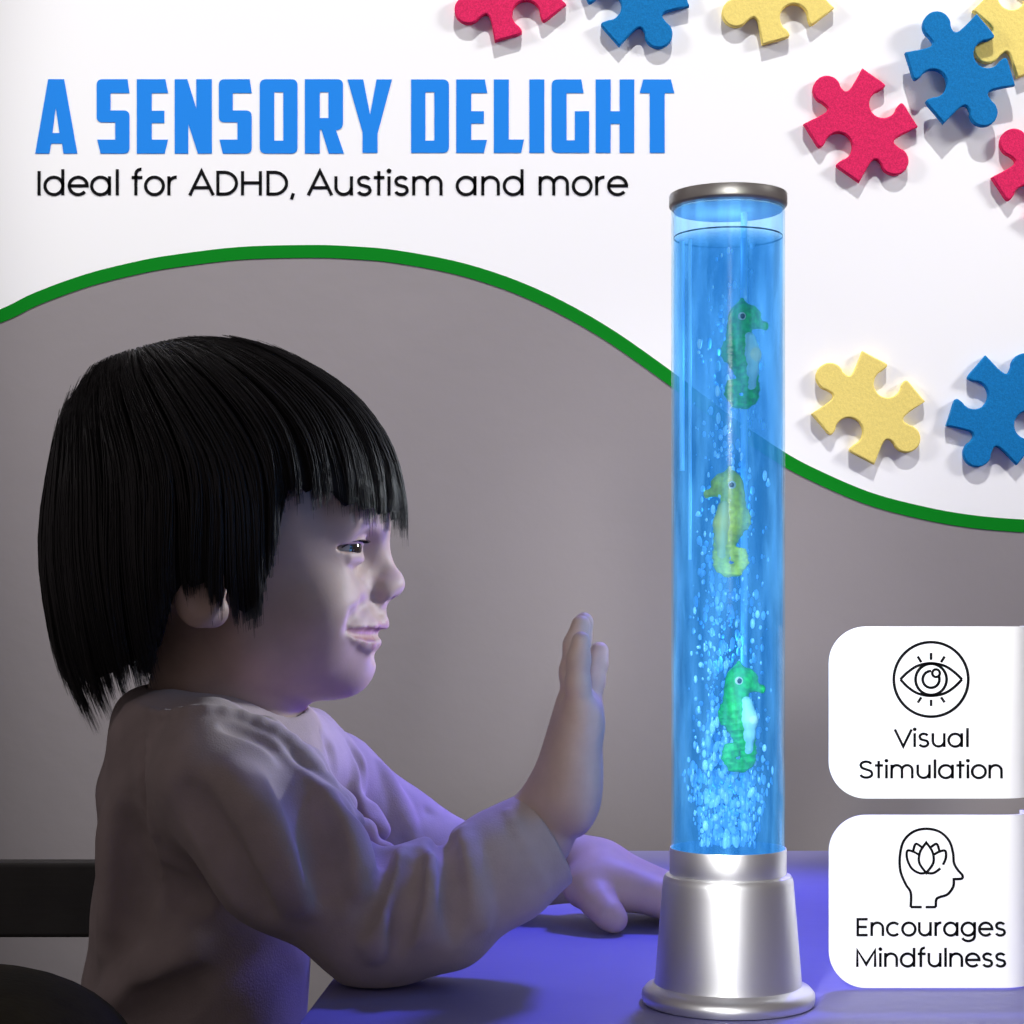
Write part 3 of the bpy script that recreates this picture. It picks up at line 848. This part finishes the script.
EX = [(30, 650), (50, 672), (62, 690), (75, 702), (100, 712), (118, 700), (135, 688), (150, 676), (163, 662), (168, 622), (176, 604), (200, 596), (228, 604), (238, 628), (250, 628), (260, 615), (272, 583), (281, 548), (288, 506), (316, 502), (343, 514), (365, 522), (387, 528), (410, 526)]
def hair_path(al, t0, n=26, inset=0.0, extra=0.0, wob=0.0, ph=0.0):
    t = np.linspace(t0, math.radians(96), n)
    d = np.cos(t)[:, None]*wd+np.sin(t)[:, None]*(math.cos(al)*e1+math.sin(al)*e2)
    p = surf(d)
    # once the side of the head is reached the hair hangs
    vh = 478.0
    k = np.argmax(p[:, 1] > vh) if (p[:, 1] > vh).any() else n-1
    head = p[:k+1]
    last = head[-1].copy(); tail = []
    dxh = (last[0]-head[-2][0]) if k > 0 else 0
    v = last[1]
    # relative place in the section, carried down the hanging part
    f, b, hw = ip(FT, v), ip(BT, v), ip(WT, v)
    rx = (last[0]-(f+b)/2)/((f-b)/2); rw = last[2]*pxh/hw
    while v < 724:
        v += 9; f, b, hw = ip(FT, v), ip(BT, v), ip(WT, v)
        tail.append((rx*(f-b)/2+(f+b)/2, v, rw*hw/pxh))
    P = np.vstack([head, np.array(tail)])
    for _ in range(30): P[1:-1] = .25*P[:-2]+.5*P[1:-1]+.25*P[2:]
    # end of the strand
    q_ = sH*F/(CAMD+YH-np.abs(P[:, 2])*pxh)
    end = ip(EX, 512+(P[:, 0]-512)*q_)+extra
    keep = 600+(P[:, 1]-600)*q_ <= end
    m = len(P) if keep.all() else int(np.argmin(keep))
    m = max(m, 3); P = P[:m].copy()
    if inset:
        c = C0.copy(); c[1] = 0; q = P.copy(); q[:, 1] = np.minimum(q[:, 1], 492)
        dirn = q-np.array((222, 492, 0)); dirn /= np.linalg.norm(dirn, axis=1)[:, None]
        P -= dirn*inset
    if wob:
        s_ = np.linspace(0, 1, len(P)); P[:, 0] += wob*np.sin(s_*3+ph)*s_; P[:, 2] += wob*np.cos(s_*2.5+ph)*s_
    return P
def toW(P): return np.stack([(P[:, 0]-512)*sH, YH+P[:, 2]*pxh, CAMZ-(P[:, 1]-HOR)*sH], 1)
# cap of hair under the strands
NA, NT = 160, 46
rows = []
for i in range(NA):
    P = toW(hair_path(2*PI*i/NA, .02, 26, inset=7, extra=-10-34*max(0, -math.cos(2*PI*i/NA))))
    s_ = np.concatenate([[0], np.cumsum(np.linalg.norm(np.diff(P, axis=0), axis=1))]); u = np.linspace(0, s_[-1], NT)
    rows.append(np.stack([np.interp(u, s_, P[:, j]) for j in range(3)], 1))
Vc = np.concatenate(rows); Qc = []
for i in range(NA):
    for j in range(NT-1):
        a = i*NT+j; b = ((i+1) % NA)*NT+j; Qc.append((a, b, b+1, a+1))
hair = link('hair', mesh_np('hair', Vc, np.array(Qc)), M['hair_under'], child)
sd = hair.modifiers.new('thickness', 'SOLIDIFY'); sd.thickness = .0025; sd.offset = -1
VV = []; QQ = []; base = 0
NS = 7500
for i in range(NS):
    al = random.uniform(-PI, PI)
    if i % 3 == 0: al = math.copysign(abs(random.gauss(PI/2, .8)), -1)
    fr = random.random() < .25
    t0 = math.radians(random.uniform(0, 18)) if not fr else math.radians(random.uniform(15, 60))
    cl = math.floor(al*16); cr = random.Random(cl)
    P = toW(hair_path(al+.022*math.sin(cl*1.7), t0, 22, inset=random.uniform(-1.5, 6), extra=cr.gauss(-3, 5+12*max(0, -math.cos(al)))+random.gauss(-2, 7), wob=random.uniform(0, 4)+cr.uniform(-2, 4), ph=cr.uniform(0, 6.3)))
    if len(P) < 4: continue
    s_ = np.concatenate([[0], np.cumsum(np.linalg.norm(np.diff(P, axis=0), axis=1))]); n = 13
    P = np.stack([np.interp(np.linspace(0, s_[-1], n), s_, P[:, j]) for j in range(3)], 1)
    u = np.linspace(0, 1, n)
    wdt = random.uniform(.00035, .0009)*np.minimum(1, (1-u)*2.6+.08)*np.minimum(1, .3+u*4)
    tg = np.gradient(P, axis=0); tg /= np.linalg.norm(tg, axis=1)[:, None]+1e-9
    out = P-np.array(H(222, 492)); out[:, 2] *= .5; out -= (out*tg).sum(1)[:, None]*tg; out /= np.linalg.norm(out, axis=1)[:, None]+1e-9
    sd_ = np.cross(tg, out)
    A = P-sd_*wdt[:, None]; B_ = P+sd_*wdt[:, None]; Cc = P+out*wdt[:, None]*.8
    VV.append(np.stack([A, Cc, B_], 1).reshape(-1, 3))
    r = np.arange(n-1)*3+base
    QQ.append(np.stack([r, r+1, r+4, r+3], 1)); QQ.append(np.stack([r+1, r+2, r+5, r+4], 1)); QQ.append(np.stack([r+2, r, r+3, r+5], 1))
    base += n*3
strands = link('hair_strands', mesh_np('hair_strands', np.concatenate(VV), np.concatenate(QQ)), M['hair'], hair)
strands.matrix_parent_inverse = Matrix.Translation(-Vector(child.location)); strands.matrix_parent_inverse = Matrix()
# ================================================================== LAMP
LX = W(728, 600, 0)[0]; s0 = S(0); LZ = lambda y: (1003-y)*s0
lamp = thing('bubble_lamp', 'tall bubble tube lamp glowing blue on a brushed silver base', 'lamp', (LX, 0, 0))
R = lambda px: px*s0
prof = [(R(80), 0), (R(85), .0008), (R(86.5), .003), (R(86), .0055), (R(82), .0078), (R(76), .0090), (R(73.5), .0098), (R(73), .0115)]
prof += [(R(73-8.0*k/10), .0115+(.0585-.0115)*k/10) for k in range(1, 11)]
prof += [(R(64.2), .0603), (R(62.5), .0616), (R(59), .0622)]
MB().lathe(prof, (LX, 0, 0), 128).build('base', M['alu'], lamp, auto=True)
MB().lathe([(R(57.8), .0618), (R(58.3), .0628), (R(58.3), .0738), (R(57.8), .0746), (R(56.9), .0746), (R(56.9), .0618)], (LX, 0, 0), 128, True).build('collar', M['alu'], lamp, auto=True)
MB().lathe([(.0004, .0640), (R(56), .0640), (R(56), .0668), (.0004, .0668)], (LX, 0, 0), 96).build('light_ring', M['led'], lamp, auto=True)
zt0, zt1 = LZ(207), LZ(195)
MB().lathe([(.0004, zt0-.0015), (R(55.0), zt0-.0015), (R(58.4), zt0), (R(58.8), zt0+.0006), (R(58.8), zt1-.0006), (R(58.2), zt1), (.0004, zt1)], (LX, 0, 0), 128).build('cap', M['cap'], lamp, auto=True)
MB().lathe([(R(56.5), .0672), (R(56.5), zt0), (R(54.4), zt0), (R(54.4), .0672)], (LX, 0, 0), 128, True).build('tube', M['tube'], lamp, auto=True)
MB().lathe([(.0004, .0672), (R(54.0), .0672), (R(54.0), LZ(237)), (.0004, LZ(237))], (LX, 0, 0), 96).build('water', M['water'], lamp, auto=True)
MB().lathe([(.0004, zt0-.0022), (R(54.2), zt0-.0022), (R(54.2), zt0-.0016), (.0004, zt0-.0016)], (LX, 0, 0), 96).build('added_cap_disc', M['board'], lamp, auto=True)  # white disc added so the underside of the cap looks lit
MB().lathe([(R(54.15)+.00012*math.cos(a), LZ(237.5)+.0004*math.sin(a)) for a in [2*PI*k/8 for k in range(8)]], (LX, 0, 0), 96, True).build('water_line', M['line'], lamp)
# glowing rods in place of the bright reflections on the tube
def rod(px, Y, y0, y1, r, name='reflection_rod'):
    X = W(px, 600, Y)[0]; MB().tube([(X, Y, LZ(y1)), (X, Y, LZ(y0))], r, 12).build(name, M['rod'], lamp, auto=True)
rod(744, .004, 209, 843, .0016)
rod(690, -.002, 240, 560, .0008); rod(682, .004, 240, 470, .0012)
# bubbles
def inlamp(px, py, Y):
    return W(px, py, Y)
BUB = []
for i in range(2600):
    py = 238+606*random.random()**.75
    fall = (py-238)/606
    sp = 44-14*max(0, fall-.8)/.2
    px = 728+random.gauss(0, 19 if py < 780 else 15); 
    if abs(px-728) > sp: continue
    if random.random() > .16+.95*fall**2.2: continue
    Y = random.uniform(-.019, .012)
    X, _, Z = W(px, py, Y)
    r = random.choice((.00035, .0005, .0006, .0008, .0011))*(1+.3*(fall > .8))
    if (X-LX)**2+Y*Y > .0238**2 or Z < .070 or Z > LZ(240): continue
    BUB.append((r, X, Y, Z))
BUB.sort(reverse=True)
unit = MB().ellipsoid((0, 0, 0), (1, .8, 1.5), 12, 8); ume = mesh('bubble', unit.V, unit.F); ume.materials.append(M['bubble'])
for r, X, Y, Z in BUB[:100]:
    o = bpy.data.objects.new('bubble', ume); COL.objects.link(o); o.parent = lamp
    o.location = (X-LX, Y, Z); o.scale = (r, r, r*random.uniform(.8, 1.5)); o.rotation_euler = (0, random.uniform(-.6, .6), 0)
fm = MB()
for r, X, Y, Z in BUB[100:]: fm.ellipsoid((X, Y, Z), (r, r*.8, r*random.uniform(1, 2.6)), 8, 6)
for i in range(360):                       # froth fountain over the light
    u = random.random()**1.3; py = 845-u*78; px = 728+random.uniform(-1, 1)*(27+22*u)
    Y = random.uniform(-.017, .012); X, _, Z = W(px, py, Y); r = random.uniform(.0003, .0008)
    if (X-LX)**2+Y*Y > .0235**2 or Z < .069: continue
    a = (px-728)/60
    fm.ellipsoid((X, Y, Z), (r*.8, r*.8, r*random.uniform(1.5, 3.2)), 8, 6)
fo = fm.build('froth', M['bubble'], lamp); fo['kind'] = 'stuff'

# ---- seahorses (built at the origin in pixels of the lamp plane, facing right)
def seahorse(px, py, Y, colour, belly, label, flip=1, sc=1.0):
    q = S(Y)*sc
    root = thing('seahorse', label, 'seahorse figure', W(px, py, Y), 'toy seahorses in the lamp')
    P = lambda x, y, w=0: ((x-742)*q*flip, w*q, -(y-351)*q)
    sd = SDF()
    sd.ell(P(741, 318), (14*q, 9*q, 14*q), 5*q)
    sd.cap(P(741, 309), P(741, 300), 8*q, 2.5*q, 5*q, sy=.7)
    sd.cap(P(750, 321), P(763, 326), 7.5*q, 3.6*q, 6*q, sy=.8)
    sd.cap(P(757, 314), P(752, 309), 3*q, 3*q, 6*q)
    sd.ell(P(764.5, 326), (3*q, 4*q, 4.2*q), 2*q)
    sd.chain([P(737, 328), P(739, 345), P(742, 358), P(746, 374), P(750, 388), P(750, 397), P(744, 403, -2), P(735, 402, -4), P(729, 394, -5), P(730, 386, -5), P(736, 384, -5), P(738, 390, -5)],
             [11.5*q, 14.5*q, 15.5*q, 11.0*q, 8*q, 6.8*q, 6*q, 6*q, 5.5*q, 5*q, 4.2*q, 3*q], 3*q, sy=.75)
    sd.ell(P(724, 352), (4*q, 3*q, 9*q), 4*q)
    def ridges(Pt, d):
        z = -Pt[:, 2]/q; x = Pt[:, 0]*flip/q
        m = np.clip((z+22)/6, 0, 1)
        return d-q*1.0*m*np.maximum(0, np.sin(z*.95+x*.12))**2
    sd.post = ridges
    me = sd.mesh((-34*q, -20*q, -62*q), (34*q, 20*q, 62*q), 1.0*q, 'body')
    link('body', me, M[colour], root).matrix_parent_inverse = Matrix()
    b = SDF()
    b.chain([P(747, 340, -6), P(750, 356, -8), P(750, 372, -6), P(750, 386, -4), P(749, 396, -3)], [7*q, 8.5*q, 6*q, 4*q, 2.5*q], 4*q, sy=.8)
    link('belly', b.mesh((-25*q, -22*q, -60*q), (25*q, 14*q, 40*q), 1.1*q, 'belly'), M[belly], root).matrix_parent_inverse = Matrix()
    for w in (-1, 1):
        e = MB().ellipsoid(P(740, 317.5, w*8.2), (4.2*q, 1.6*q, 4.2*q)).build('eye', M['sh_eye'], root); e.matrix_parent_inverse = Matrix()
        p = MB().ellipsoid(P(740.4, 317.5, w*9.2), (2.5*q, 1.2*q, 2.7*q)).build('pupil', M['sh_pupil'], e); p.matrix_parent_inverse = Matrix()
    return root
seahorse(743, 351, -.0178, 'sh_green', 'sh_belly', 'green toy seahorse nearest the lamp cap')
seahorse(729, 519, -.0165, 'sh_yellow', 'sh_belly_y', 'yellow toy seahorse in the middle of the lamp, facing the child', -1)
seahorse(740, 714, -.0178, 'sh_green', 'sh_belly', 'green toy seahorse just above the froth near the lamp base')

# ================================================================== SIGNS
YS = .030; sS = S(YS)
XB = 1003.0; RB = 34.0                      # bend added from here so the panel's right end shades off
def sign_pt(x, y, off):
    """pixel on the flat panel -> 3-D, bent back beyond XB so that end shades off"""
    Z = CAMZ-(y-HOR)*sS
    if x <= XB: return ((x-512)*sS, YS-off, Z)
    a = (x-XB)/RB; r = RB*sS+off
    return ((XB-512)*sS+r*math.sin(a), YS+RB*sS-r*math.cos(a), Z)
def sign(name, label, y0, y1, lines, icon):
    root = thing(name, label, 'sign', ((900-512)*sS, YS, CAMZ-(y1-HOR)*sS if y1 > 900 else 0), 'white rounded signs')
    x0, x1, r = 829., XB+RB*PI*.62, 37.
    xs = [x0+r*(1-math.cos(PI/2*k/14)) for k in range(15)]+[x0+r+(XB-x0-r)*k/6 for k in range(1, 7)]+[XB+(x1-XB)*k/24 for k in range(1, 25)]
    V = []; Fc = []; th = .0016
    for x in xs:
        c = r-math.sqrt(max(0, r*r-(x0+r-x)**2)) if x < x0+r else 0
        for off in (0, -th):
            for j in range(9): V.append(sign_pt(x, y0+c+(y1-y0-2*c)*j/8, off))
    n = 9
    for i in range(len(xs)-1):
        for j in range(n-1):
            a = i*2*n+j; b = a+2*n
            Fc += [(a, a+1, b+1, b), (a+n, b+n, b+n+1, a+n+1)]
        a = i*2*n; b = a+2*n
        Fc += [(a, b, b+n, a+n), (a+n-1, a+2*n-1, b+2*n-1, b+n-1)]
    for e in (0, (len(xs)-1)*2*n):
        for j in range(n-1):
            f = (e+j, e+n+j, e+n+j+1, e+j+1); Fc.append(f if e == 0 else f[::-1])
    me = mesh('panel', V, Fc); me.set_sharp_from_angle(angle=math.radians(40))
    link('panel', me, M['sign'], root)
    pl = lambda x, y, off: sign_pt(x, y, off+.00002)
    for txt, xa, xb, base in lines:
        text_line(txt, xa, xb, base, 25.2, 2.5, .0004, pl).build('lettering', M['black'], root, smooth=False)
    mb = MB()
    for pts, w in icon: ribbon(mb, pts, w+.45, .0004, pl)
    mb.build('icon', M['black'], root, smooth=False)
    return root
def e1_(*p): return [(820+x/5.02, 620+y/5.02) for x, y in p]
def e2_(*p): return [(820+x/5.02, 805+y/5.02) for x, y in p]
cz = 1/5.02
ic1 = [(e1_(*arc(557, 298, 187, 187, 0, 360, 72)), 2.3),
       (e1_(*crv([(403, 298), (440, 262), (490, 230), (557, 217), (624, 230), (674, 262), (712, 298)], 8)), 2.2),
       (e1_(*crv([(403, 298), (440, 336), (490, 368), (557, 380), (624, 368), (674, 336), (712, 298)], 8)), 2.2),
       (e1_(*arc(557, 298, 78, 78, 0, 360, 48)), 2.2),
       (e1_(*arc(557, 298, 42, 42, -28, 270, 36)), 2.2),
       (e1_(*arc(582, 267, 19, 19, 0, 360, 24)), 2.0)]
for a, b in (((490,183),(508,212)), ((557,165),(557,200)), ((625,183),(607,212)), ((508,388),(490,415)), ((557,400),(557,432)), ((607,388),(625,413))):
    ic1.append((e1_(a, b), 2.0))
hd = crv([(455, 512), (455, 440), (430, 398), (403, 330), (401, 250), (420, 180), (468, 134), (533, 119), (600, 134), (648, 180), (667, 240), (672, 290), (690, 324), (714, 352), (710, 369), (671, 372), (668, 410), (640, 448), (600, 462), (583, 475), (581, 512)], 6, corners=(0, 15, 20))
ic2 = [(e2_((510, 512), (455, 512)), 2.0), (e2_(*hd), 2.0), (e2_((581, 512), (530, 512)), 2.0),
       (e2_(*crv([(533, 188), (502, 235), (498, 290), (533, 341), (568, 290), (564, 235), (533, 188)], 8, corners=(0, 3))), 1.9),
       (e2_(*crv([(467, 232), (475, 203), (486, 195), (511, 212)], 6)), 1.9), (e2_(*crv([(599, 232), (591, 203), (580, 195), (555, 212)], 6)), 1.9),
       (e2_(*crv([(497, 250), (468, 234), (438, 230), (437, 270), (460, 318), (500, 342), (530, 340)], 6)), 1.9),
       (e2_(*crv([(569, 250), (598, 234), (628, 230), (631, 265), (617, 300)], 6)), 1.9), (e2_(*crv([(604, 318), (570, 341), (536, 341)], 6)), 1.9)]
s1 = sign('sign', 'white rounded sign with an eye icon, above the other sign', 626.5, 798.5, [('Visual', 893.5, 968.6, 747.0), ('Stimulation', 859.2, 1002.6, 778.4)], ic1)
s2 = sign('sign', 'white rounded sign with a head and lotus icon, standing on the table', 815, 988, [('Encourages', 856.4, 1005.7, 935.9), ('Mindfulness', 856, 1006, 966.8)], ic2)
ppx = (1064-512)*sS; ppy = YS+RB*sS*1.30
MB().lathe([(.0040, .004), (.0040, CAMZ-(630-HOR)*sS)], (ppx, ppy, 0), 24).build('post', M['post'], s1, auto=True)
xe, ye, _ = sign_pt(XB+RB*PI*.615, 700, -.0008)
for yy in (660, 765): box_part('bracket', M['post'], s1, xe-.0012, ppx, ye-.0012, ye+.0012, CAMZ-(yy-HOR)*sS-.003, CAMZ-(yy-HOR)*sS+.003, bevel=.0004)
box_part('foot', M['post'], s1, ppx-.003, ppx+.07, ppy-.03, ppy+.03, .0003, .0042, bevel=.001)

# ================================================================== LIGHT
def look(o, tgt): o.rotation_euler = (Vector(tgt)-Vector(o.location)).to_track_quat('-Z', 'Y').to_euler()
def spot(name, loc, tgt, power, col, ang, blend=.4, rad=.03):
    l = bpy.data.lights.new(name, 'SPOT'); l.energy = power; l.color = col; l.spot_size = math.radians(ang); l.spot_blend = blend; l.shadow_soft_size = rad
    o = bpy.data.objects.new(name, l); COL.objects.link(o); o.location = loc; look(o, tgt); return o
def area(name, loc, tgt, power, col, size):
    l = bpy.data.lights.new(name, 'AREA'); l.energy = power; l.color = col; l.size = size; l.shape = 'DISK'
    o = bpy.data.objects.new(name, l); COL.objects.link(o); o.location = loc; look(o, tgt); return o
def point(name, loc, power, col, rad=.01):
    l = bpy.data.lights.new(name, 'POINT'); l.energy = power; l.color = col; l.shadow_soft_size = rad
    o = bpy.data.objects.new(name, l); COL.objects.link(o); o.location = loc; return o
# spots added to brighten the wall panel: one high above, two from the sides
spot('wall_spot', (.22, WALLY-1.75, .78+3.3), (.06, WALLY, .78), 640, (1, .985, .99), 17.5, .45, .03)
spot('wall_right_spot', (2.5, -.35, 1.6), (.0, WALLY, .50), 215, (1, .985, .985), 25, .6, .25)
spot('wall_left_spot', (-2.5, -.35, 1.6), (.10, WALLY, .56), 185, (1, .985, .985), 24, .6, .25)
# cool key from the lamp's side
spot('key_spot', (.75, .42, .42), (-.06, .15, .245), 32, (.86, .92, 1), 22, .7, .05)
# violet wash on the table and up to the chest
spot('violet_spot', (.30, .46, .75), (.12, .20, 0), 38, (.15, .15, 1), 46, .7, .05)
spot('violet_chest_spot', (.30, .50, .05), (-.07, .20, .11), 4.6, (.26, .14, 1), 34, .6, .03)
# unseen spots added to brighten the signs and the lamp front
spot('sign_spot', (-.14, -.80, .40), (.235, .03, .09), 42, (1, 1, 1), 21, .3, .04)
for z, p in ((.04, 14), (.165, 34), (.29, 60)): spot('lamp_front_spot', (.06, -.98, z+.10), (LX, 0, z), p, (1, 1, 1), 8.6, .4, .16)
# the lamp's own glow
for z, p in ((.10, .2), (.17, .2), (.24, .2), (.31, .2), (.360, .025)): point('lamp_glow', (LX, .004, z), p, (.35, .70, 1), .012)
w = bpy.data.worlds.new('world'); scene.world = w; w.use_nodes = True
w.node_tree.nodes['Background'].inputs[0].default_value = (.62, .53, .54, 1)
w.node_tree.nodes['Background'].inputs[1].default_value = .22
